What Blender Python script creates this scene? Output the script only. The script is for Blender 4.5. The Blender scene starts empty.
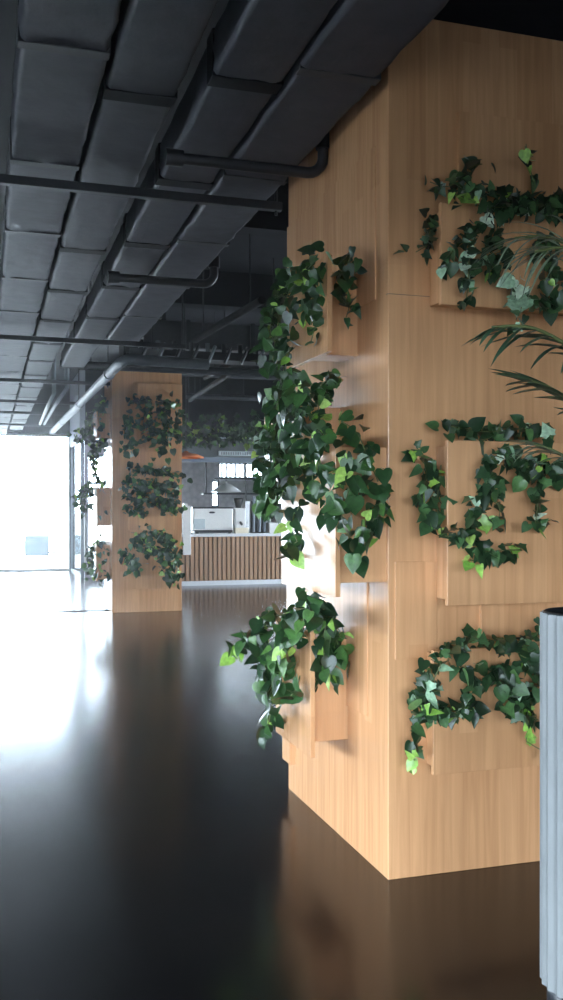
import bpy, math, random
from mathutils import Vector, Matrix
R = random.Random(7)
sc = bpy.context.scene
COL = sc.collection
EYE = 1.5
F = 950.0
TH = math.atan2(295.5, F)
ST, CT = math.sin(TH), math.cos(TH)

# ------------------------------------------------------------------ pixel -> world helpers
def ray(u, v):
    a = (u - 281.5) / F
    return Vector((CT * a + ST, -ST * a + CT, (510.0 - v) / F))
def PX(u, v, X):
    d = ray(u, v); t = X / d.x
    return Vector((0, 0, EYE)) + d * t
def PY(u, v, Y):
    d = ray(u, v); t = Y / d.y
    return Vector((0, 0, EYE)) + d * t
def PZ(u, v, z):
    d = ray(u, v); t = (z - EYE) / d.z
    return Vector((0, 0, EYE)) + d * t

# ------------------------------------------------------------------ mesh builder
class MB:
    def __init__(self):
        self.v = []; self.f = []; self.m = []; self.s = []
    def add(self, vs, fs, mi=0, smooth=False):
        b = len(self.v)
        self.v += [tuple(p) for p in vs]
        for f in fs:
            self.f.append(tuple(b + i for i in f)); self.m.append(mi); self.s.append(smooth)
    def box(self, x0, x1, y0, y1, z0, z1, mi=0):
        vs = [(x0,y0,z0),(x1,y0,z0),(x1,y1,z0),(x0,y1,z0),(x0,y0,z1),(x1,y0,z1),(x1,y1,z1),(x0,y1,z1)]
        self.add(vs, [(3,2,1,0),(4,5,6,7),(0,1,5,4),(1,2,6,5),(2,3,7,6),(3,0,4,7)], mi)
    def tube(self, pts, r, n=8, mi=0, cap=True):
        pts = [Vector(p) for p in pts]
        rs = r if isinstance(r, (list, tuple)) else [r] * len(pts)
        rings = []
        prev = None
        for i, p in enumerate(pts):
            t = (pts[min(i+1, len(pts)-1)] - pts[max(i-1, 0)])
            if t.length < 1e-9: t = Vector((0,0,1))
            t.normalize()
            if prev is None:
                a = Vector((0,0,1)) if abs(t.z) < .9 else Vector((1,0,0))
                n1 = t.cross(a).normalized()
            else:
                n1 = prev - t * prev.dot(t)
                n1 = n1.normalized() if n1.length > 1e-6 else t.orthogonal().normalized()
            prev = n1
            n2 = t.cross(n1)
            rings.append([p + (n1 * math.cos(2*math.pi*k/n) + n2 * math.sin(2*math.pi*k/n)) * rs[i] for k in range(n)])
        vs = [q for r_ in rings for q in r_]
        fs = []
        for i in range(len(rings)-1):
            for k in range(n):
                fs.append((i*n+k, i*n+(k+1)%n, (i+1)*n+(k+1)%n, (i+1)*n+k))
        self.add(vs, fs, mi, True)
        if cap:
            self.add(rings[0], [tuple(range(n))[::-1]], mi); self.add(rings[-1], [tuple(range(n))], mi)
    def lathe(self, prof, c, n=24, mi=0):
        vs = []; fs = []
        for (r, z) in prof:
            for k in range(n):
                a = 2*math.pi*k/n
                vs.append((c[0]+r*math.cos(a), c[1]+r*math.sin(a), c[2]+z))
        for i in range(len(prof)-1):
            for k in range(n):
                fs.append((i*n+k, i*n+(k+1)%n, (i+1)*n+(k+1)%n, (i+1)*n+k))
        self.add(vs, fs, mi, True)
    def build(self, name, mats, parent=None, bevel=0.0, seg=2):
        me = bpy.data.meshes.new(name)
        me.from_pydata(self.v, [], self.f)
        for i, p in enumerate(me.polygons):
            p.material_index = self.m[i]; p.use_smooth = self.s[i]
        if not isinstance(mats, (list, tuple)): mats = [mats]
        for m in mats: me.materials.append(m)
        me.update()
        o = bpy.data.objects.new(name, me)
        COL.objects.link(o)
        if parent is not None:
            o.parent = parent
            o.matrix_parent_inverse = Matrix.Translation(-parent.location) if parent.parent is None else Matrix()
        if bevel > 0:
            md = o.modifiers.new('Bevel', 'BEVEL'); md.width = bevel; md.segments = seg
            md.limit_method = 'ANGLE'; md.angle_limit = math.radians(40)
        return o
def subpart(mb, name, mats, part, **k):
    # a piece of a part: the part object sits at the thing's origin, vertices stay in world space
    o = mb.build(name, mats, None, **k)
    o.parent = part
    o.matrix_parent_inverse = (Matrix.Translation(part.parent.location) @ part.matrix_parent_inverse).inverted() if part.parent else Matrix()
    return o
def tag(o, label, cat, group=None, kind=None):
    if label: o['label'] = label
    if cat: o['category'] = cat
    if group: o['group'] = group
    if kind: o['kind'] = kind
    return o
def thing(name, label, cat, loc=(0,0,0), group=None):
    o = bpy.data.objects.new(name, None); COL.objects.link(o)
    o.empty_display_size = .1
    o.location = loc
    return tag(o, label, cat, group)
def struct(mb, name, mats, parent=None, **k):
    o = mb.build(name, mats, parent, **k)
    if parent is None: o['kind'] = 'structure'
    return o

# ------------------------------------------------------------------ materials
def newmat(name):
    m = bpy.data.materials.new(name); m.use_nodes = True
    nt = m.node_tree; nt.nodes.clear()
    out = nt.nodes.new('ShaderNodeOutputMaterial')
    b = nt.nodes.new('ShaderNodeBsdfPrincipled')
    nt.links.new(b.outputs[0], out.inputs[0])
    return m, nt, b, out
def N(nt, t, **k):
    n = nt.nodes.new(t)
    for a, v in k.items(): setattr(n, a, v)
    return n
def simple(name, c, rough=.5, metal=0.0, noise=0.12, scale=25, spec=.5, bump=0.0):
    m, nt, b, out = newmat(name)
    b.inputs['Roughness'].default_value = rough
    b.inputs['Metallic'].default_value = metal
    b.inputs['Specular IOR Level'].default_value = spec
    tc = N(nt, 'ShaderNodeTexCoord')
    nz = N(nt, 'ShaderNodeTexNoise'); nz.inputs['Scale'].default_value = scale; nz.inputs['Detail'].default_value = 4
    nt.links.new(tc.outputs['Object'], nz.inputs['Vector'])
    rp = N(nt, 'ShaderNodeValToRGB')
    rp.color_ramp.elements[0].position = .3; rp.color_ramp.elements[1].position = .7
    rp.color_ramp.elements[0].color = (*[x*(1-noise) for x in c], 1)
    rp.color_ramp.elements[1].color = (*[min(1, x*(1+noise)) for x in c], 1)
    nt.links.new(nz.outputs[0], rp.inputs[0]); nt.links.new(rp.outputs[0], b.inputs['Base Color'])
    if bump:
        bp = N(nt, 'ShaderNodeBump'); bp.inputs['Strength'].default_value = bump; bp.inputs['Distance'].default_value = .01
        nt.links.new(nz.outputs[0], bp.inputs['Height']); nt.links.new(bp.outputs[0], b.inputs['Normal'])
    return m

def wood(name, c1, c2, rough=.25, stave=.085):
    m, nt, b, out = newmat(name)
    tc = N(nt, 'ShaderNodeTexCoord')
    sp = N(nt, 'ShaderNodeSeparateXYZ'); nt.links.new(tc.outputs['Object'], sp.inputs[0])
    ad = N(nt, 'ShaderNodeMath', operation='ADD'); nt.links.new(sp.outputs['X'], ad.inputs[0]); nt.links.new(sp.outputs['Y'], ad.inputs[1])
    cb = N(nt, 'ShaderNodeCombineXYZ'); nt.links.new(sp.outputs['Z'], cb.inputs['X']); nt.links.new(ad.outputs[0], cb.inputs['Y'])
    br = N(nt, 'ShaderNodeTexBrick')
    br.inputs['Scale'].default_value = 1; br.inputs['Mortar Size'].default_value = 0.0
    br.inputs['Brick Width'].default_value = .95; br.inputs['Row Height'].default_value = stave
    br.inputs['Bias'].default_value = 0
    br.inputs['Color1'].default_value = (*c1, 1); br.inputs['Color2'].default_value = (*c2, 1)
    br.offset = .37; br.offset_frequency = 2
    nt.links.new(cb.outputs[0], br.inputs['Vector'])
    mp = N(nt, 'ShaderNodeMapping'); mp.inputs['Scale'].default_value = (1.6, 38, 1)
    nt.links.new(cb.outputs[0], mp.inputs['Vector'])
    nz = N(nt, 'ShaderNodeTexNoise'); nz.inputs['Scale'].default_value = 1; nz.inputs['Detail'].default_value = 6; nz.inputs['Distortion'].default_value = .6
    nt.links.new(mp.outputs[0], nz.inputs['Vector'])
    rp = N(nt, 'ShaderNodeValToRGB'); rp.color_ramp.elements[0].position = .32; rp.color_ramp.elements[1].position = .68
    rp.color_ramp.elements[0].color = (.86,.83,.80,1); rp.color_ramp.elements[1].color = (1.05,1.05,1.05,1)
    nt.links.new(nz.outputs[0], rp.inputs[0])
    mx = N(nt, 'ShaderNodeMix', data_type='RGBA', blend_type='MULTIPLY'); mx.inputs[0].default_value = 1
    nt.links.new(br.outputs['Color'], mx.inputs[6]); nt.links.new(rp.outputs[0], mx.inputs[7])
    nt.links.new(mx.outputs[2], b.inputs['Base Color'])
    b.inputs['Roughness'].default_value = rough
    bp = N(nt, 'ShaderNodeBump'); bp.inputs['Strength'].default_value = .06; bp.inputs['Distance'].default_value = .004
    nt.links.new(nz.outputs[0], bp.inputs['Height']); nt.links.new(bp.outputs[0], b.inputs['Normal'])
    return m

def leafmat(name, stops, rough=.34, vein=.25):
    m, nt, b, out = newmat(name)
    g = N(nt, 'ShaderNodeNewGeometry')
    rp = N(nt, 'ShaderNodeValToRGB')
    el = rp.color_ramp.elements
    el[0].position = stops[0][0]; el[0].color = (*stops[0][1], 1)
    el[1].position = stops[-1][0]; el[1].color = (*stops[-1][1], 1)
    for p, c in stops[1:-1]:
        e = el.new(p); e.color = (*c, 1)
    nt.links.new(g.outputs['Random Per Island'], rp.inputs[0])
    tc = N(nt, 'ShaderNodeTexCoord')
    nz = N(nt, 'ShaderNodeTexNoise'); nz.inputs['Scale'].default_value = 60; nz.inputs['Detail'].default_value = 3
    nt.links.new(tc.outputs['Object'], nz.inputs['Vector'])
    r2 = N(nt, 'ShaderNodeValToRGB'); r2.color_ramp.elements[0].position = .35; r2.color_ramp.elements[1].position = .7
    r2.color_ramp.elements[0].color = (1-vein,1-vein,1-vein,1); r2.color_ramp.elements[1].color = (1+vein,1+vein,1+vein*.8,1)
    nt.links.new(nz.outputs[0], r2.inputs[0])
    mx = N(nt, 'ShaderNodeMix', data_type='RGBA', blend_type='MULTIPLY'); mx.inputs[0].default_value = 1
    nt.links.new(rp.outputs[0], mx.inputs[6]); nt.links.new(r2.outputs[0], mx.inputs[7])
    nt.links.new(mx.outputs[2], b.inputs['Base Color'])
    b.inputs['Roughness'].default_value = rough
    return m

M = {}
M['wood'] = wood('oak_veneer', (.63,.343,.170), (.555,.288,.137))
M['slat'] = wood('counter_slats', (.44,.26,.15), (.37,.215,.12), .5, .05)
M['slat_gap'] = simple('slat_backing', (.17,.105,.06), .7)
M['duct'] = simple('black_duct_wrap', (.036,.037,.050), .62, noise=.2, scale=9, bump=.5)
M['flange'] = simple('duct_flange', (.03,.03,.034), .55, noise=.15)
M['black'] = simple('black_paint', (.008,.008,.0105), .75, noise=.2, scale=6, spec=.2)
M['steel'] = simple('black_steel', (.013,.0135,.017), .5, noise=.15)
M['silver'] = simple('galvanised_pipe', (.12,.13,.145), .55, metal=.3, noise=.1)
M['white'] = simple('white_enamel', (.80,.79,.76), .35, noise=.03)
M['cream'] = simple('cream_card', (.80,.72,.56), .5, noise=.04)
M['worktop'] = simple('white_worktop', (.72,.73,.75), .3, noise=.04)
M['dark'] = simple('dark_plastic', (.02,.022,.026), .35, noise=.1)
M['beam'] = simple('grey_green_beam', (.085,.10,.10), .6, noise=.1)
M['orange'] = simple('orange_enamel', (.85,.22,.05), .4, noise=.05)
M['frame'] = simple('grey_frame', (.16,.19,.23), .45, noise=.06)
M['plaster'] = simple('dark_plaster', (.05,.05,.055), .8, noise=.1, scale=5)
M['greywall'] = simple('grey_plaster', (.34,.36,.39), .8, noise=.06, scale=5)
M['planter'] = simple('grey_ribbed_planter', (.175,.185,.188), .42, noise=.08, scale=8)
M['soil'] = simple('dark_soil', (.03,.022,.016), .9, noise=.4, scale=40)
M['stem'] = simple('vine_stem', (.10,.12,.04), .6, noise=.2)
M['chair'] = simple('pale_blue_fabric', (.016,.026,.032), .8, noise=.08)
M['terrace'] = simple('pale_terrace', (.62,.62,.60), .8, noise=.05, scale=3)
M['shading_ground'] = simple('light_shaping_ground', (.035,.035,.036), .9, noise=.2, scale=20)  # dark tone chosen to dim the light reaching the pillar top
M['paleslat'] = simple('pale_blind', (.70,.72,.75), .6, noise=.04)
M['grille'] = simple('pale_grille', (.48,.54,.56), .5, noise=.06)
M['pothos'] = leafmat('pothos_leaf', [(0,(.008,.026,.010)),(.5,(.018,.052,.016)),(.85,(.038,.10,.026)),(1,(.08,.18,.04))])
M['lime'] = leafmat('young_leaf', [(0,(.16,.34,.05)),(.6,(.27,.46,.08)),(1,(.40,.56,.14))])
M['ivy'] = leafmat('ivy_leaf', [(0,(.009,.024,.010)),(.5,(.022,.056,.021)),(.85,(.048,.11,.040)),(1,(.09,.19,.06))])
M['pale'] = leafmat('variegated_leaf', [(0,(.16,.30,.17)),(.6,(.35,.50,.34)),(1,(.60,.70,.54))])
M['palm'] = leafmat('palm_leaf', [(0,(.020,.050,.028)),(.6,(.035,.085,.045)),(1,(.06,.12,.06))], rough=.45)
M['palmlight'] = leafmat('palm_leaf_grey', [(0,(.10,.14,.095)),(1,(.17,.22,.14))], rough=.5)

# stone wall of the kitchen
def stone():
    m, nt, b, out = newmat('grey_stone')
    tc = N(nt, 'ShaderNodeTexCoord')
    vo = N(nt, 'ShaderNodeTexVoronoi'); vo.inputs['Scale'].default_value = 9
    nt.links.new(tc.outputs['Object'], vo.inputs['Vector'])
    rp = N(nt, 'ShaderNodeValToRGB'); rp.color_ramp.elements[0].color = (.52,.50,.51,1); rp.color_ramp.elements[1].color = (.30,.29,.30,1)
    nt.links.new(vo.outputs['Distance'], rp.inputs[0]); nt.links.new(rp.outputs[0], b.inputs['Base Color'])
    b.inputs['Roughness'].default_value = .85
    return m
M['stone'] = stone()

def floor_mat():
    m, nt, b, out = newmat('polished_dark_concrete')
    tc = N(nt, 'ShaderNodeTexCoord')
    nz = N(nt, 'ShaderNodeTexNoise'); nz.inputs['Scale'].default_value = 1.3; nz.inputs['Detail'].default_value = 8; nz.inputs['Roughness'].default_value = .6
    nt.links.new(tc.outputs['Object'], nz.inputs['Vector'])
    rp = N(nt, 'ShaderNodeValToRGB'); rp.color_ramp.elements[0].position = .35; rp.color_ramp.elements[1].position = .7
    rp.color_ramp.elements[0].color = (.005,.0045,.0048,1); rp.color_ramp.elements[1].color = (.009,.008,.008,1)
    nt.links.new(nz.outputs[0], rp.inputs[0]); nt.links.new(rp.outputs[0], b.inputs['Base Color'])
    b.inputs['Specular IOR Level'].default_value = .38
    r2 = N(nt, 'ShaderNodeMapRange'); r2.inputs['To Min'].default_value = .17; r2.inputs['To Max'].default_value = .20
    nt.links.new(nz.outputs[0], r2.inputs[0]); nt.links.new(r2.outputs[0], b.inputs['Roughness'])
    return m
M['floor'] = floor_mat()

def glass():
    m = bpy.data.materials.new('window_glass'); m.use_nodes = True
    nt = m.node_tree; nt.nodes.clear()
    out = N(nt, 'ShaderNodeOutputMaterial'); tr = N(nt, 'ShaderNodeBsdfTransparent'); gl = N(nt, 'ShaderNodeBsdfGlossy')
    tr.inputs[0].default_value = (.93,.96,.98,1); gl.inputs['Roughness'].default_value = .02
    lw = N(nt, 'ShaderNodeFresnel'); lw.inputs[0].default_value = 1.45
    mx = N(nt, 'ShaderNodeMixShader')
    nt.links.new(lw.outputs[0], mx.inputs[0]); nt.links.new(tr.outputs[0], mx.inputs[1]); nt.links.new(gl.outputs[0], mx.inputs[2])
    nt.links.new(mx.outputs[0], out.inputs[0])
    return m
M['glass'] = glass()

# ------------------------------------------------------------------ the room
XL, XR, YB, YE, YK = -7.0, 9.5, -4.5, 24.0, 21.4
HC = 4.6
XS = 1.98           # the side of the glazed bay
HEAD = 3.36

b = MB(); b.box(XL-.2, XR+.2, YB-.2, YE+.1, -.2, 0); struct(b, 'floor', M['floor'])
b = MB(); b.box(XL-.2, XR+.2, YB-.2, YE+.3, HC, HC+.2); struct(b, 'ceiling', M['black'])

# back wall with a wide glazed opening behind the viewer
def glazed(name, n0, axis, c, a0, a1, z0, z1, nm, t=.08, fr='frame', transom=None):
    """frame of n0 bays with one pane each; axis 'x': lies along X at Y=c, axis 'y': along Y at X=c"""
    fb = MB(); w = .055
    def bx(p0, p1, q0, q1, tt=t):
        if axis == 'x': fb.box(p0, p1, c-tt/2, c+tt/2, q0, q1)
        else: fb.box(c-tt/2, c+tt/2, p0, p1, q0, q1)
    bx(a0, a1, z0, z0+w); bx(a0, a1, z1-w, z1)
    for i in range(n0+1):
        p = a0 + (a1-a0)*i/n0
        bx(max(a0, p-w/2), min(a1, p+w/2), z0+w, z1-w)
    if transom: bx(a0, a1, transom-.03, transom+.03, t*.8)
    fo = fb.build(name, M[fr]); fo['kind'] = 'structure'
    g = MB()
    for i in range(n0):
        p0 = a0 + (a1-a0)*i/n0 + w/2; p1 = a0 + (a1-a0)*(i+1)/n0 - w/2
        if axis == 'x': g.box(p0, p1, c-.004, c+.004, z0+w, z1-w)
        else: g.box(c-.004, c+.004, p0, p1, z0+w, z1-w)
    subpart(g, 'pane', M['glass'], fo)
    return fo
def wall_open(name, axis, c0, c1, a0, a1, z1, openings, mat):
    """wall slab with rectangular openings (p0,p1,q0,q1), sorted along the wall"""
    wb = MB()
    def bx(p0, p1, q0, q1):
        if p1 <= p0 or q1 <= q0: return
        if axis == 'x': wb.box(p0, p1, c0, c1, q0, q1)
        else: wb.box(c0, c1, p0, p1, q0, q1)
    cur = a0
    for (p0, p1, q0, q1) in openings:
        bx(cur, p0, 0, z1); bx(p0, p1, 0, q0); bx(p0, p1, q1, z1); cur = p1
    bx(cur, a1, 0, z1)
    return struct(wb, name, mat)

wall_open('wall_back', 'x', YB-.2, YB, XL-.2, XR, HC, [(-6.2, 2.2, .0, 2.7)], M['plaster'])
glazed('window_1', 4, 'x', YB-.1, -6.2, 2.2, 0.0, 2.7, 'a')
wall_open('wall_left', 'y', XL-.2, XL, YB, YE+.2, HC, [(-3.0, 9.0, .0, 2.5)], M['plaster'])
glazed('window_2', 6, 'y', XL-.1, -3.0, 9.0, 0.0, 2.5, 'b')
wall_open('wall_right', 'y', XR, XR+.2, YB-.2, YE, HC, [(9.5, 18.5, 0, 2.2)], M['plaster'])
glazed('added_fill_window', 5, 'y', XR+.1, 9.5, 18.5, 0.0, 2.2, 'i')  # added unseen window, there to brighten the kitchen and counter
# far end: full glazing left of the bay
wall_open('wall_far', 'x', YE, YE+.2, XL, XS+.2, HC, [(-6.8, XS, .0, HEAD)], M['black'])
glazed('window_3', 3, 'x', YE+.1, -6.8, XS, 0.0, HEAD, 'c', fr='white')  # white frame colour stands in for glare washing it out
# bay side: grey bulkhead above, tall glass below
b = MB(); b.box(XS, XS+.12, YK, YE, 3.1, HC); struct(b, 'wall_bay', M['greywall'])
glazed('window_4', 1, 'y', XS+.06, YK, YE, 0.0, 3.1, 'd')
# kitchen wall
b = MB(); b.box(XS+.12, XR, YK, YK+.2, 2.95, HC); struct(b, 'wall_above_kitchen', M['black'])
wall_open('wall_kitchen', 'x', YK, YK+.2, XS+.12, XR, 2.95,
          [(2.15, 4.25, .55, 2.75), (4.98, 5.15, 1.55, 2.2), (5.15, 6.55, 2.22, 2.62), (6.55, 6.95, 1.6, 2.2)], M['stone'])
glazed('window_5', 2, 'x', YK+.1, 2.15, 4.25, .55, 2.75, 'e', transom=2.1)
glazed('window_6', 1, 'x', YK+.1, 4.98, 5.15, 1.55, 2.2, 'f')
w7 = glazed('window_7', 1, 'x', YK+.1, 5.15, 6.55, 2.22, 2.62, 'g')
b = MB()
for i in range(13):
    x = 5.19 + i*.108
    b.box(x-.012, x+.030, YK-.05, YK-.03, 2.22, 2.62)
b.box(5.13, 6.57, YK-.06, YK-.02, 2.60, 2.64)
b.box(5.13, 6.57, YK-.06, YK-.02, 2.19, 2.23)
tag(b.build('blind', M['paleslat']), 'pale vertical slat blind across the high kitchen window', 'blind')
glazed('window_8', 1, 'x', YK+.1, 6.55, 6.95, 1.6, 2.2, 'h')
# threshold strip on the floor beside the far pillar
p0 = PZ(54, 612, 0.0); p1 = PZ(110, 609.8, 0.0)
b = MB(); b.box(p0.x, p1.x, p0.y-.02, p0.y+.02, 0, .012)
struct(b, 'trim_1', M['steel'])
# terrace outside
b = MB(); b.box(-150, 150, YE+.1, 300, -.25, -.05)
struct(b, 'ground_terrace', M['terrace'])
b = MB(); b.box(-150, XL-.2, YB-150, YE+.1, -.25, -.05)  # unseen ground, dark and wide so the upper pillar gets less light
struct(b, 'ground_side', M['shading_ground'])
b = MB(); b.box(XL-.2, 150, YB-150, YB-.2, -.25, -.05)  # unseen too, darkened to cut light rising through the back window
struct(b, 'ground_back', M['shading_ground'])

# ------------------------------------------------------------------ pillars
def board_on_left(pl, Xf, off, y0, y1, z0, z1, over=.07, th=.022, oz=.02, name='planter_box'):
    """hollow-looking box on the -X face with an overhanging front board"""
    bx = MB(); bx.box(Xf-off+th, Xf+.002, y0+over, y1-over, z0+oz, z1-oz)
    pb = bx.build(name, M['wood'], pl, bevel=.002)
    fb = MB(); fb.box(Xf-off, Xf-off+th, y0, y1, z0, z1)
    subpart(fb, 'front_board', M['wood'], pb, bevel=.002)
def board_on_front(pl, Yf, off, x0, x1, z0, z1, over=.02, th=.022):
    bx = MB(); bx.box(x0+over, x1-over, Yf-off+th, Yf+.002, z0+over, z1-over)
    pb = bx.build('planter_box', M['wood'], pl, bevel=.002)
    fb = MB(); fb.box(x0, x1, Yf-off, Yf-off+th, z0, z1)
    subpart(fb, 'front_board', M['wood'], pb, bevel=.002)

XP, YP = 1.556, 3.547
PH = 3.52
near = thing('wooden_pillar', 'large oak-clad pillar in the foreground hung with trailing vines', 'pillar', (XP+.55, YP+.66, 0)); near['kind'] = 'thing'
b = MB(); b.box(XP, XP+1.15, YP, YP+1.33, 0, PH)
b.build('cladding', M['wood'], near, bevel=.003)
b = MB(); b.box(XP+.2, XP+.95, YP+.2, YP+1.13, PH, HC)
b.build('column_head', M['black'], near)
def thinL(y0, y1, z0, z1, t=.005):
    b = MB(); b.box(XP-t, XP+.001, y0, y1, z0, z1); b.build('raised_panel', M['wood'], near, bevel=.001)
def thinR(x0, x1, z0, z1, t=.02):
    b = MB(); b.box(x0, x1, YP-t, YP+.001, z0, z1); b.build('raised_panel', M['wood'], near, bevel=.001)
# thin raised panels of the left face
q = PX(371, 145, XP-.022); thinL(q.y, YP+1.34, 2.38, q.z)
q = PX(361.5, 590, XP-.03); thinL(q.y, YP+1.345, .62, 1.34, .006)
q = PX(286, 771, XP-.06)
b = MB(); b.box(XP-.03, XP+.001, YP+1.21, YP+1.345, .16, .6); b.build('raised_panel', M['wood'], near, bevel=.001)
# planter boxes of the left face
board_on_left(near, XP, .21, 3.69, 4.25, EYE+.655, EYE+1.055, over=.19)
board_on_left(near, XP, .21, 3.99, 4.62, EYE+.05, EYE+.49, over=.1)
board_on_left(near, XP, .225, 3.555, 4.28, EYE-.348, EYE+.31, over=.012, oz=.055)
board_on_left(near, XP, .205, 3.92, 4.44, EYE-1.083, EYE-.53, over=.08, oz=.05)
# thin raised panels of the right face
q = PY(459, 111, YP-.02); thinR(q.x, XP+1.151, EYE+.95, q.z)
q = PY(396, 562, YP-.012); q2 = PY(396, 660, YP-.012); thinR(q.x, PY(436, 600, YP).x, q2.z, q.z, .006)
q = PY(482, 601, YP-.02); q2 = PY(482, 668, YP-.02); thinR(q.x, XP+1.151, q2.z-.4, q.z, .015)
# horizontal veneer joint (a fine dark reveal)
b = MB()
q = PY(400, 294.5, YP)
b.box(XP-.0012, XP+1.15, YP-.0012, YP+.02, q.z-.0015, q.z+.0015)
b.build('joint', M['slat_gap'], near)
# planter boxes of the right face
YF = YP - .14
q = PY(441, 202, YF); q2 = PY(441, 304, YF); board_on_front(near, YP, .14, q.x, XP+1.05, q2.z, q.z)
q = PY(447.5, 440, YF); q2 = PY(447.5, 606, YF); board_on_front(near, YP, .14, q.x, XP+1.0, q2.z, q.z)
q = PY(438, 652, YF); q2 = PY(438, 778, YF); board_on_front(near, YP, .10, q.x, XP+1.08, q2.z, q.z)

XQ, YQ = 1.752, 13.94
far = thing('wooden_pillar', 'smaller oak-clad pillar standing further back beside the bright windows', 'pillar', (XQ+.52, YQ+.5, 0)); far['kind'] = 'thing'
b = MB(); b.box(XQ, XQ+1.03, YQ, YQ+.95, 0, 3.53)
b.build('cladding', M['wood'], far, bevel=.004)
b = MB(); b.box(XQ+.2, XQ+.83, YQ+.2, YQ+.75, 3.53, HC); b.build('column_head', M['black'], far)
def pxbox(u0, v0, u1, v1, Y):
    a = PY(u0, v0, Y); c = PY(u1, v1, Y); return a.x, c.x, c.z, a.z
x0, x1, z0, z1 = pxbox(137, 383, 183, 448, YQ); b = MB(); b.box(x0, XQ+1.031, YQ-.03, YQ+.001, z0, z1); b.build('raised_panel', M['wood'], far, bevel=.004)
for (u0, v0, u1, v1) in ((146, 412, 176, 452), (128, 476, 177, 530), (126, 546, 178, 588)):
    x0, x1, z0, z1 = pxbox(u0, v0, u1, v1, YQ-.12); board_on_front(far, YQ, .12, x0, x1, z0, z1, over=.03)
for (y0, y1, z0, z1) in ((14.15, 14.75, 2.55, 2.95), (14.1, 14.8, 1.25, 1.85), (14.2, 14.75, .45, 1.0)):
    board_on_left(far, XQ, .2, y0, y1, z0, z1, over=.06)

# ------------------------------------------------------------------ leaves
HEART = [(0,0),(.14,-.10),(.34,-.07),(.47,.12),(.46,.36),(.33,.62),(.16,.83),(0,1.02)]
IVY = [(0,.0),(.16,-.08),(.36,-.10),(.38,.10),(.54,.28),(.36,.40),(.20,.66),(0,1.02)]
SPEAR = [(0,0),(.16,-.06),(.30,.04),(.30,.22),(.24,.44),(.15,.66),(.07,.86),(0,1.05)]
def leaf(mb, pos, tip, nrm, L, shape, fold=.22, curl=.25):
    t = tip.normalized()
    n = (nrm - t * nrm.dot(t))
    if n.length < 1e-4: n = t.orthogonal()
    n.normalize(); s = t.cross(n)
    half = shape; k = len(half)
    mids = [.0, .2, .45, .72]
    def pt(x, y):
        z = abs(x) * fold * 1.6 - curl * y * y * .6
        return pos + (s * x + t * y + n * z) * L
    vs = [pt(0, y) for (_, y) in half]                    # midrib samples at outline heights
    ys = [max(0, min(1, (i / (k-1)))) for i in range(k)]
    vs = [pt(0, y * 1.02) for y in ys]
    vs += [pt(x, y) for (x, y) in half[1:-1]]
    vs += [pt(-x, y) for (x, y) in half[1:-1]]
    m = k - 2; fs = []
    def rr(i): return 0 if i == 0 else (k-1 if i == k-1 else k + i - 1)
    def ll(i): return 0 if i == 0 else (k-1 if i == k-1 else k + m + i - 1)
    for i in range(k-1):
        a, c = rr(i), rr(i+1)
        f = [x for x in (i, a, c, i+1)]
        f = list(dict.fromkeys(f))
        if len(f) >= 3: fs.append(tuple(f))
        a, c = ll(i), ll(i+1)
        f = list(dict.fromkeys([i, i+1, c, a]))
        if len(f) >= 3: fs.append(tuple(f))
    mb.add(vs, fs, 0, True)

def rv(s=1.0): return Vector((R.gauss(0, s), R.gauss(0, s), R.gauss(0, s)))
def along(poly, t):
    ls = [math.dist(poly[i], poly[i+1]) for i in range(len(poly)-1)]
    tot = sum(ls); d = t * tot
    for i, l in enumerate(ls):
        if d <= l or i == len(ls)-1:
            k = d / l if l else 0
            return (poly[i][0]+(poly[i+1][0]-poly[i][0])*k, poly[i][1]+(poly[i+1][1]-poly[i][1])*k)
        d -= l
def make_vine(label, strands, size, shape, mat, outward, group, lime=.07, pale=0.0):
    """strands: (unprojector, poly of points, spread, count, kind) - every leaf gets its own place in depth"""
    fol, lim, pal, st = MB(), MB(), MB(), MB()
    for sd in strands:
        fn, poly, spread, n = sd[:4]
        kind = sd[4] if len(sd) > 4 else None
        sz = sd[5] if len(sd) > 5 else size
        nn = int(n * 1.6) if (len(sd) < 5 or sd[4] is None) else n
        for i in range(nn):
            u, v = along(poly, (i + R.random()) / nn)
            p = fn(u + R.gauss(0, spread*.72), v + R.gauss(0, spread*.72))
            tip = Vector((0, 0, -1)) * R.uniform(.2, 1.1) + outward * .25 + rv(.6)
            nr = outward + rv(.7) + Vector((0, 0, .35))
            L = sz * R.uniform(.6, 1.2)
            k = kind
            if k is None:
                x = R.random(); k = 'l' if x < lime else ('p' if x < lime + pale else 'd')
            tgt = {'l': lim, 'p': pal, 'd': fol}[k]
            leaf(tgt, p, tip, nr, L * (.85 if k == 'l' else 1), R.choice(shape) if isinstance(shape[0], list) else shape, R.uniform(.05, .3), R.uniform(-.1, .5))
        if len(poly) > 1:
            m = max(3, len(poly)*2)
            pts = [fn(*along(poly, i/(m-1)), True) for i in range(m)]
            st.tube(pts, .0035 * (size/.09), 5, cap=False)
    c = sum((Vector(p) for p in fol.v), Vector()) / max(1, len(fol.v))
    o = thing('artificial_vine', label, 'vine', tuple(c), group)
    if st.v: st.build('stem', M['stem'], o)
    fol.build('foliage', mat, o)
    if lim.v: lim.build('young_leaves', M['lime'], o)['label'] = 'bright lime green young leaves'
    if pal.v: pal.build('variegated_leaves', M['pale'], o)['label'] = 'pale variegated star-shaped leaves'
    return o

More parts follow.
